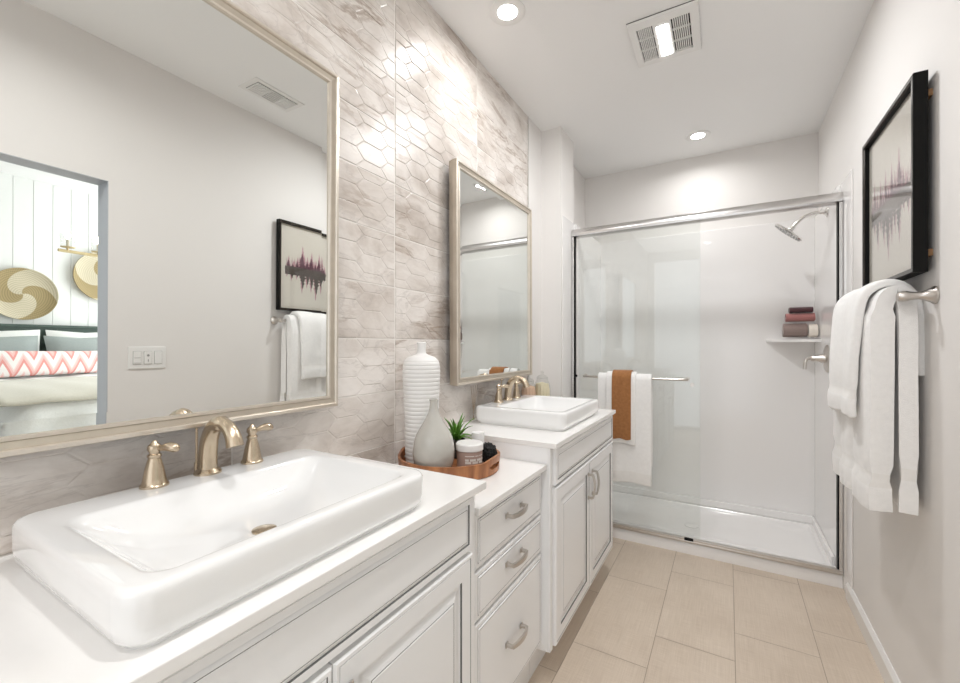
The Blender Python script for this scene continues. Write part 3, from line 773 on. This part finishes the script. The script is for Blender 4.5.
def faucet(yc, label, x=.083):
    t = thing('faucet', label, 'faucet', (x, yc, 1.0005), group='widespread champagne faucets')
    mb = MB(); mb.lathe([(.0275, 0), (.0275, .004), (.0235, .008), (.0195, .012)], 32)
    path = smoothpath([(0, 0, .008), (.001, 0, .045), (.009, 0, .080), (.030, 0, .108), (.058, 0, .117), (.085, 0, .108), (.101, 0, .090), (.108, 0, .072)], 5); n = len(path)
    rad = []
    for i in range(n):
        u = i/(n-1); r = .0195*(1-u)**.8+.0125*(1-(1-u)**.8) if u < .6 else .0128+(.0165-.0128)*(u-.6)/.4
        rad.append((r, r*1.05))
    mb.tube(path, rad, 20); mb.build('spout', M['champ'], t)
    mb = MB(); mb.lathe([(.0028, .02), (.0028, .098), (.006, .100), (.0075, .106), (.006, .112), (.002, .116)], 14, (-.036, -.006, -.0)); mb.lathe([(.005, 0), (.005, .02)], 12, (-.036, -.006, 0)); mb.build('lift_rod', M['champ'], t)
    for s, ang in ((-1, 25), (1, 88)):
        mb = MB(); oy = s*.103
        mb.lathe([(.025, 0), (.025, .004), (.0215, .008), (.0195, .018), (.0165, .036), (.0125, .052), (.0105, .058), (.0125, .061), (.0125, .064), (.009, .067), (.0095, .070), (.0125, .075), (.0115, .083), (.006, .088), (.004, .092), (.001, .094)], 32, (0, oy, 0))
        d = Vector((math.cos(math.radians(ang)), math.sin(math.radians(ang)), 0)); o_ = Vector((0, oy, .077))
        pts = [o_+d*q+Vector((0, 0, h)) for q, h in ((.004, 0), (.014, .001), (.024, .003), (.036, .004), (.046, .002), (.052, .0), (.054, 0))]
        mb.tube(pts, [.006, .0054, .0072, .0094, .0092, .0056, .001], 14); mb.build('handle', M['champ'], t)
    return t
faucet(.515, 'champagne nickel faucet on the nearer sink')
faucet(1.995, 'champagne nickel faucet on the farther sink', .098)

# ---------------------------------------------------------------- mirrors
def wall_mirror(y0, y1, z0, z1, tilt, yaw, label, xg=.056):
    t = thing('wall_mirror', label, 'mirror', group='champagne framed wall mirrors')
    t.location = (xg, (y0+y1)/2, z0); t.rotation_euler = (0, math.radians(tilt), math.radians(yaw))
    w, h = (y1-y0)/2, z1-z0
    def ring(a, x): return [(x, -w+a, a), (x, w-a, a), (x, w-a, h-a), (x, -w+a, h-a)]
    mb = MB(); pr = [(.004, -.034), (0, -.012), (0, .008), (.0015, .0105), (.009, .0115), (.011, .009), (.0125, .006), (.024, .0035), (.026, .0065), (.0315, .0062), (.0335, .0005), (.0335, -.004)]
    mb.rings([ring(a, x) for a, x in pr], False, False, [0, 0, 1, 1, 1, 0, 0, 0, 1, 1, 0, 0], smooth=False); mb.build('frame', [M['frame'], M['frame2']], t)
    MB().box(-.034, -.006, -w+.01, w-.01, .01, h-.01).build('backing', M['black'], t)
    mb = MB(); i0, bw = .032, .024
    mb.rings([ring(i0, -.0030), ring(i0, -.0005), ring(i0+bw, 0.0)], True, True, smooth=False); mb.build('mirror_glass', M['mirror'], t)
    return t
wall_mirror(.068, .902, 1.103, 2.110, .30, .245, 'large champagne framed mirror above the nearer sink, cut by the left edge')
wall_mirror(1.562, 2.392, 1.108, 2.114, -.20, 0, 'champagne framed mirror above the farther sink')

# ---------------------------------------------------------------- picture
def picture():
    t = thing('framed_print', 'black framed print of plum pine trees mirrored in water on the right wall', 'framed picture', (1.576, 2.045, 1.508))
    w, h = .28, .602
    mb = MB()      # deep shadow box frame, faces -x
    def ring(a, x): return [(x, -w+a, a), (x, w-a, a), (x, w-a, h-a), (x, -w+a, h-a)]
    mb.rings([ring(.0, .034), ring(0, .002), ring(.002, 0), ring(.014, 0), ring(.016, .006), ring(.016, .02)], True, False, [0, 0, 1, 1, 0, 0], smooth=False); mb.build('frame', [M['black'], M['blackfront']], t)
    MB().box(.020, .026, -w+.012, w-.012, .012, h-.012).build('mat_board', M['mat'], t)
    # print: paper and silhouettes, plane x=.0198 facing -x
    mb = MB(); X = .0196; zw = .292
    mb.box(X, .02, -w+.030, w-.030, .033, h-.033, mi=0)
    rnd = random.Random(11)
    def tree(y, base, ht, wd, x, mi, s):
        n = 7; L_, R_ = [], []
        for i in range(n):
            u = i/n; r = wd*(1-u)*(.75+.5*rnd.random()); L_.append((x, y-r, base+s*ht*u)); L_.append((x, y-r*.45, base+s*ht*(u+.6/n)))
            r = wd*(1-u)*(.75+.5*rnd.random()); R_.append((x, y+r, base+s*ht*u)); R_.append((x, y+r*.45, base+s*ht*(u+.6/n)))
        mb.face(L_+[(x, y, base+s*ht)]+R_[::-1], mi)
    # haze layer, then pink, then plum, then grey reflections
    for k in range(22): tree(-.21+.42*k/21, zw, .04+.075*rnd.random(), .018, X-.0004-.00001*k, 1 if k % 2 else 4, 1)
    for y, ht, wd in ((-.20, .05, .014), (-.165, .03, .012), (-.13, .05, .016), (-.09, .105, .026), (-.05, .06, .018), (-.015, .085, .021), (.02, .05, .014), (.05, .085, .018), (.08, .04, .012), (.11, .07, .02), (.15, .05, .014), (.185, .085, .02), (.21, .04, .012)):
        tree(y, zw, ht*1.1, wd*1.7, X-.0008-.00001*abs(y), 2, 1); tree(y+.004, zw+.01, ht*1.5, wd*1.5, X-.0007, 1, 1)
    for k, (y, ht, wd) in enumerate(((-.205, .05, .016), (-.17, .07, .02), (-.13, .06, .02), (-.085, .13, .03), (-.045, .10, .022), (-.01, .12, .026), (.03, .16, .034), (.075, .12, .03), (.11, .075, .022), (.15, .12, .024), (.19, .07, .022), (.215, .05, .012))):
        tree(y, zw+.004, ht*1.05, wd*1.6, X-.0009-.00001*k, 3, -1); tree(y-.006, zw, ht*1.3, wd*1.2, X-.0006, 1, -1)
    mb.face([(X-.0010, -.225, zw-.045), (X-.0010, .225, zw-.040), (X-.0010, .225, zw+.012), (X-.0010, -.225, zw+.012)], 3)
    mb.build('print', [simple('print_paper', (.74, .70, .62), .8), M['pink'], M['plum'], M['greyink'], M['haze']], t)
    MB().box(.0140, .0160, -w+.0155, w-.0155, .0155, h-.0155).build('glazing', M['artglass'], t)
    # hanging bumpers bridging to the wall
    rb = simple('raw_backing', (.35, .2, .1), .8)
    for z in (.05, h-.07): MB().box(.0345, .0495, -w+.02, w-.02, z, z+.02).build('hanger', rb, t)
picture()

# ---------------------------------------------------------------- switch plate, ceiling fittings
def switch():
    t = thing('switch_plate', 'white three-gang switch plate beside the bathroom doorway, seen in the mirror', 'light switch', (W, 1.046, 1.207))
    mb = MB(); mb.box(-.006, -.0002, -.083, .083, -.057, .057, .003, 2); mb.build('plate', M['plastic'], t)
    for i, y in enumerate((-.047, 0, .047)):
        mb = MB(); mb.box(-.0066, -.004, y-.0175, y+.0175, -.034, .034, mi=1); mb.box(-.0105, -.005, y-.016, y+.016, -.0325, .0325, .0015, 1)
        if i == 1: mb.lathe([(.006, .0), (.0055, .003)], 16, (-.0105, y, .012), '-x', mis=[1, 1]); mb.box(-.0120, -.010, y-.0015, y+.0015, -.022, -.008, mi=1)
        if i == 0: mb.box(-.0115, -.010, y-.014, y+.014, -.001, .001, mi=1); mb.box(-.0115, -.010, y-.014, y+.014, -.027, -.025, mi=1)
        mb.build('rocker', [M['plastic'], M['seam']], t)
switch()
def can_light(x, y, label, power=3.2):
    t = thing('recessed_light', label, 'ceiling light', (x, y, H), group='recessed ceiling lights')
    mb = MB(); mb.lathe([(.078, 0), (.078, -.003), (.070, -.006), (.046, -.0035), (.0425, -.002), (.0425, 0)], 48, caps=(False, False)); mb.build('trim_ring', M['plastic'], t)
    mb = MB(); mb.lathe([(.0425, -.0006), (.0425, -.0025), (.0005, -.003)], 40); mb.build('lens', M['lamp'], t)
    area('lamp', (0, 0, -.012), (0, 0, 0), .10, .10, power, (1, .995, .985), 'DISK', t, math.radians(160))
can_light(.265, 1.655, 'round recessed ceiling light nearest the tiled wall, top centre of the photo', 1.7)
can_light(.915, 3.30, 'round recessed ceiling light over the shower', 2.1)
can_light(1.05, -.55, 'round recessed fill light added out of view behind the viewpoint', 4.5)  # added lamp, unseen, raises the general light
can_light(.85, .50, 'round recessed fill light added out of view straight above the viewpoint', 5)  # added unseen lamp, brightens the near sink, right wall and cabinet fronts
def fan():
    t = thing('exhaust_fan', 'white square ceiling fan grille with a bright light panel in its middle', 'exhaust fan', (.838, 2.150, H), math.radians(.5))
    # the housing plate is built from bars so the slots are real openings over a dark backing
    mb = MB(); z0, z1 = -.016, -.001; X0, X1, Y0, Y1 = -.142, .148, -.160, .168
    sl = ((-.108, -.040, -.112, .132), (.036, .112, -.112, .135)); pl = (-.024, .024, -.094, .123)
    mb.box(X0, X1, Y0, Y1, -.004, -.0005, mi=1)
    mb.box(X0, sl[0][0], Y0, Y1, z0, z1, .003); mb.box(sl[1][1], X1, Y0, Y1, z0, z1, .003)
    mb.box(sl[0][0]-.003, sl[1][1]+.003, Y0, sl[0][2], z0, z1, .003); mb.box(sl[0][0]-.003, sl[1][1]+.003, sl[0][3], Y1, z0, z1, .003)
    mb.box(sl[0][1], sl[1][0], sl[0][2]-.003, sl[0][3]+.003, z0-.001, z1, .002)
    for a, b, c, d in sl:
        n = 9
        for i in range(1, n): x = a+(b-a)*i/n; mb.box(x-.0022, x+.0022, c-.002, d+.002, z0+.001, z1)
        for q in (1, 2): y = c+(d-c)*q/3; mb.box(a, b, y-.0015, y+.0015, z0+.003, z1)
    mb.build('grille', [M['plastic'], M['ventdark']], t)
    mb = MB(); mb.box(pl[0], pl[1], pl[2], pl[3], -.0195, -.0155, .0019, 2); mb.build('light_panel', M['lamp'], t)
    area('lamp', (0, .01, -.03), (0, 0, 0), .056, .20, 8.5, (.98, .99, 1), 'RECTANGLE', t)
fan()
def register():
    t = thing('air_register', 'white slatted ceiling air vent seen in the large mirror', 'air vent', (1.333, 1.545, H))
    mb = MB(); mb.box(-.085, .085, -.155, .155, -.004, -.0003, .001, 1); mb.box(-.057, .057, -.126, .126, -.0055, -.003, mi=1)
    for sgn, (a, b) in enumerate(((-.126, -.044), (-.040, .040), (.044, .126))):
        n = 7
        for i in range(n):
            if sgn == 1: x = -.052+.104*i/(n-1); mb.box(x-.0035, x+.0035, a, b, -.011, -.004)
            else: y = a+(b-a)*(i+.5)/n; mb.box(-.055, .055, y-.0035, y+.0035, -.011, -.004)
    mb.box(-.058, .058, -.044, -.040, -.012, -.003); mb.box(-.058, .058, .040, .044, -.012, -.003)
    mb.build('louvre', [M['plastic'], M['seam']], t)
register()

# ---------------------------------------------------------------- tray and what stands in it
TX, TY, TR, TZ = .214, 1.284, .181, .8405
def tray():
    t = thing('serving_tray', 'round acacia wood tray with cut-out handles on the lower countertop', 'tray', (TX, TY, TZ))
    mb = MB(); n = 96; rr = []
    mb.lathe([(TR-.012, 0), (TR-.004, .002), (TR-.004, .012), (.001, .012)], 64); mb.build('base', M['trayin'], t)
    mb = MB(); cols = 96
    # rim wall built of cells, leaving a slot at each handle
    hs = [math.radians(6), math.radians(186)]
    def wall(a): return 0
    z_lv = [.002, .020, .025, .030, .034, .038, .052]
    def rt(a, z):
        up = max(max(0, math.cos((a-h))-.93)/.07 for h in hs)
        return z*(1+.0*up) + (0 if z < .05 else .010*min(1, up))
    V = {}
    def vert(i, k, s):
        key = (i % cols, k, s)
        if key not in V:
            a = 2*PI*(i % cols)/cols; z = rt(a, z_lv[k]); r = (TR+.0 if s else TR-.009)+.10*z; V[key] = mb.bm.verts.new((r*math.cos(a), r*math.sin(a), z))
        return V[key]
    def solid(i, k):
        if k in (0, 5): return True
        a = 2*PI*((i % cols)+.5)/cols
        d = min(abs((a-h+PI) % (2*PI)-PI) for h in hs); z = (z_lv[k]+z_lv[k+1])/2
        if k < 0 or k > 5: return False
        return (d/.24)**2+((z-.029)/.0105)**2 > 1
    for i in range(cols):
        for k in range(6):
            if not solid(i, k): continue
            mb.bm.faces.new((vert(i, k, 1), vert(i+1, k, 1), vert(i+1, k+1, 1), vert(i, k+1, 1)))
            mb.bm.faces.new((vert(i, k, 0), vert(i, k+1, 0), vert(i+1, k+1, 0), vert(i+1, k, 0)))
            for (di, dk, e) in ((0, -1, ((i, k), (i+1, k))), (0, 1, ((i+1, k+1), (i, k+1))), (-1, 0, ((i, k+1), (i, k))), (1, 0, ((i+1, k), (i+1, k+1)))):
                kk = k+dk
                if 0 <= kk <= 5 and solid(i+di, kk): continue
                (a0, b0), (a1, b1) = e
                mb.bm.faces.new((vert(a0, b0, 0), vert(a1, b1, 0), vert(a1, b1, 1), vert(a0, b0, 1)))
    mb.build('rim', M['tray'], t, shade=True)
tray()
IZ = TZ+.0125
def ribbed_vase():
    mb = MB(); prof = []
    body = [(.050, 0), (.056, .004), (.060, .02), (.064, .15), (.070, .30), (.071, .345), (.066, .372), (.050, .390), (.030, .398), (.019, .404), (.016, .415), (.017, .440), (.0175, .443), (.013, .443), (.012, .40)]
    P = [(body[0][0], body[0][1])]
    out = []
    pts = smoothpath([(a, 0, b) for a, b in body], 4)
    fine = []
    for i in range(len(pts)-1):
        nn = max(1, int((pts[i+1]-pts[i]).length/.0012))
        for k in range(nn): fine.append(pts[i].lerp(pts[i+1], k/nn))
    for p in fine:
        g = 0
        if .01 < p.z < .375: g = .0022*(1-abs(math.sin(PI*p.z/.0150))**.45)*-1
        out.append((p.x+g, p.z))
    mb.lathe(out, 64, wob=lambda a, h: 1+(.012*math.cos(4*a) if h < .37 else 0))
    o = mb.build('bottle_vase', M['ribbed'], shade=True); o.location = (.1035, 1.2595, IZ)
    tag(o, 'tall white ribbed bottle vase standing in the tray against the tile', 'vase')
ribbed_vase()
def drop_vase():
    mb = MB(); pr = [(.03, 0), (.052, .003), (.066, .022), (.072, .055), (.071, .085), (.064, .120), (.047, .152), (.030, .180), (.019, .203), (.0145, .222), (.014, .238), (.0155, .246), (.0150, .248), (.0115, .246), (.0105, .22)]
    mb.lathe([(p.x, p.z) for p in smoothpath([(a, 0, b) for a, b in pr], 4)], 56); o = mb.build('bottle_vase', M['greyglaze'], shade=True)
    o.location = (.2155, 1.186, IZ); tag(o, 'glossy pale grey teardrop vase at the front of the tray', 'vase')
drop_vase()
def candle():
    t = thing('candle_jar', 'small pink-grey candle jar with a white lid at the front of the tray', 'candle', (.303, 1.280, IZ), math.radians(-35))
    mb = MB(); mb.lathe([(.038, 0), (.042, .003), (.0425, .055), (.042, .058)], 40)
    for k, (z, wds) in enumerate(((.046, (.03, .012, .02)), (.034, (.012, .02, .018, .012)), (.026, (.02, .02, .016)), (.016, (.01, .03)))):
        a = -.75
        for w_ in wds:
            da = w_/.0425; p = []
            for s_ in range(4):
                p.append((a+da*s_/3))
            for s_ in range(3):
                a0, a1 = p[s_], p[s_+1]; hh = .0035 if k in (1, 2) else .0012; R_ = .0430
                mb.face([(R_*math.cos(a0), R_*math.sin(a0), z-hh), (R_*math.cos(a1), R_*math.sin(a1), z-hh), (R_*math.cos(a1), R_*math.sin(a1), z+hh), (R_*math.cos(a0), R_*math.sin(a0), z+hh)], 1)
            a += da+.09
    mb.build('jar', [M['candle'], M['candlewhite']], t)
    mb = MB(); mb.lathe([(.0435, .0582), (.0455, .060), (.0455, .078), (.0425, .0815), (.001, .082)], 40); mb.build('lid', M['lid'], t)
    t.scale = (1.07, 1.07, 1.12)
candle()
def succulent():
    t = thing('succulent_plant', 'small spiky green succulent behind the grey vase in the tray', 'plant', (.180, 1.380, IZ))
    mb = MB(); mb.lathe([(.026, 0), (.030, .004), (.034, .065), (.035, .07), (.031, .07), (.029, .063), (.001, .063)], 28); mb.build('pot', M['pot'], t)
    rnd = random.Random(5)
    for i in range(26):
        a = i*2.4; el = .25+1.15*(i/26)+rnd.uniform(-.1, .1); L_ = rnd.uniform(.085, .125) if i > 12 else rnd.uniform(.065, .085)
        d = Vector((math.cos(a)*math.cos(el), math.sin(a)*math.cos(el), math.sin(el)))
        pts = [Vector((0, 0, .063))+d*L_*q+Vector((0, 0, .012*math.sin(PI*q)-.010*q*q)) for q in (0, .25, .5, .75, 1)]
        mb = MB(); mb.tube(pts, [(.0022, .004), (.0025, .0060), (.0022, .0055), (.0015, .0036), (.0004, .0005)], 8, flat=(0, 0, 1)); mb.build('leaf', M['leaf'], t, shade=True)
succulent()
rolled('rolled_washcloth', M['towel'], 0, .100, 0, 0, .029, 'white rolled washcloth standing behind the candle jar in the tray')
o = bpy.data.objects['rolled_washcloth']; o.location = (.264+.029, 1.408, IZ); o.rotation_euler = (0, -PI/2, 0)
def loofah():
    mb = MB(); b = bmesh.new(); bmesh.ops.create_icosphere(b, subdivisions=4, radius=1); rnd = random.Random(2)
    for v in b.verts:
        q = v.co.copy(); n = .05*math.sin(q.x*17+q.y*9)+.05*math.sin(q.z*19+q.x*7)+.04*math.sin(q.y*23)
        v.co = Vector((q.x*.034, q.y*.034, q.z*.036))*(1+n)
    for f in b.faces: f.smooth = True
    mb.join(b); o = mb.build('bath_pouf', M['scrub'], shade=True); o.location = (.3238, 1.3743, IZ+.037)
    tag(o, 'black textured bath pouf beside the candle jar in the tray', 'bath pouf')
loofah()

# ---------------------------------------------------------------- glass on the far countertop
def jar(x, y, r, h, fill, label):
    t = thing('glass_jar', label, 'jar', (x, y, .9205), group='ribbed glass jars by the far mirror')
    wob = lambda a, hh: 1+.035*math.cos(14*a)
    pr = [(r*.6, 0), (r*.85, .004), (r, h*.3), (r*1.02, h*.55), (r*.88, h*.82), (r*.7, h*.92), (r*.68, h)]
    mb = MB(); mb.lathe([(p.x, p.z) for p in smoothpath([(a, 0, b) for a, b in pr], 3)], 84, caps=(True, False), wob=wob); mb.build('jar_body', M['jarglass'], t)
    mb = MB(); mb.lathe([(r*.55, .006), (r*.9, h*.3), (r*.92, h*.55), (r*.78, h*.8), (.001, h*.86)], 56, wob=wob); mb.build('filling', fill, t, shade=True)
    mb = MB(); mb.lathe([(r*.72, h), (r*.74, h+.004), (r*.5, h+.016), (r*.18, h+.022), (r*.14, h+.028), (r*.22, h+.036), (r*.15, h+.044), (.001, h+.046)], 40); mb.build('lid', M['jarglass'], t)
jar(.112, 2.436, .048, .165, M['cream'], 'clear ribbed jar with cream filling at the far end of the countertop')
jar(.060, 2.347, .045, .150, M['peach'], 'clear ribbed jar with peach filling half hidden behind the faucet')
def reed_vase():
    t = thing('reed_diffuser', 'clear glass bottle with thin reeds beside the farther sink at the tile wall', 'diffuser', (.027, 1.762, .9205))
    mb = MB(); mb.lathe([(.015, 0), (.018, .003), (.018, .055), (.012, .07), (.010, .085), (.013, .088)], 32, caps=(True, False)); mb.build('bottle', M['jarglass'], t)
    for i, a in enumerate((-.9, -.3, .4, 1.0)):
        mb = MB(); mb.tube([(0, -.006*a, .006), (.004, .032*a, .172)], .0013, 6); mb.build('reed', M['reed'], t)
reed_vase()
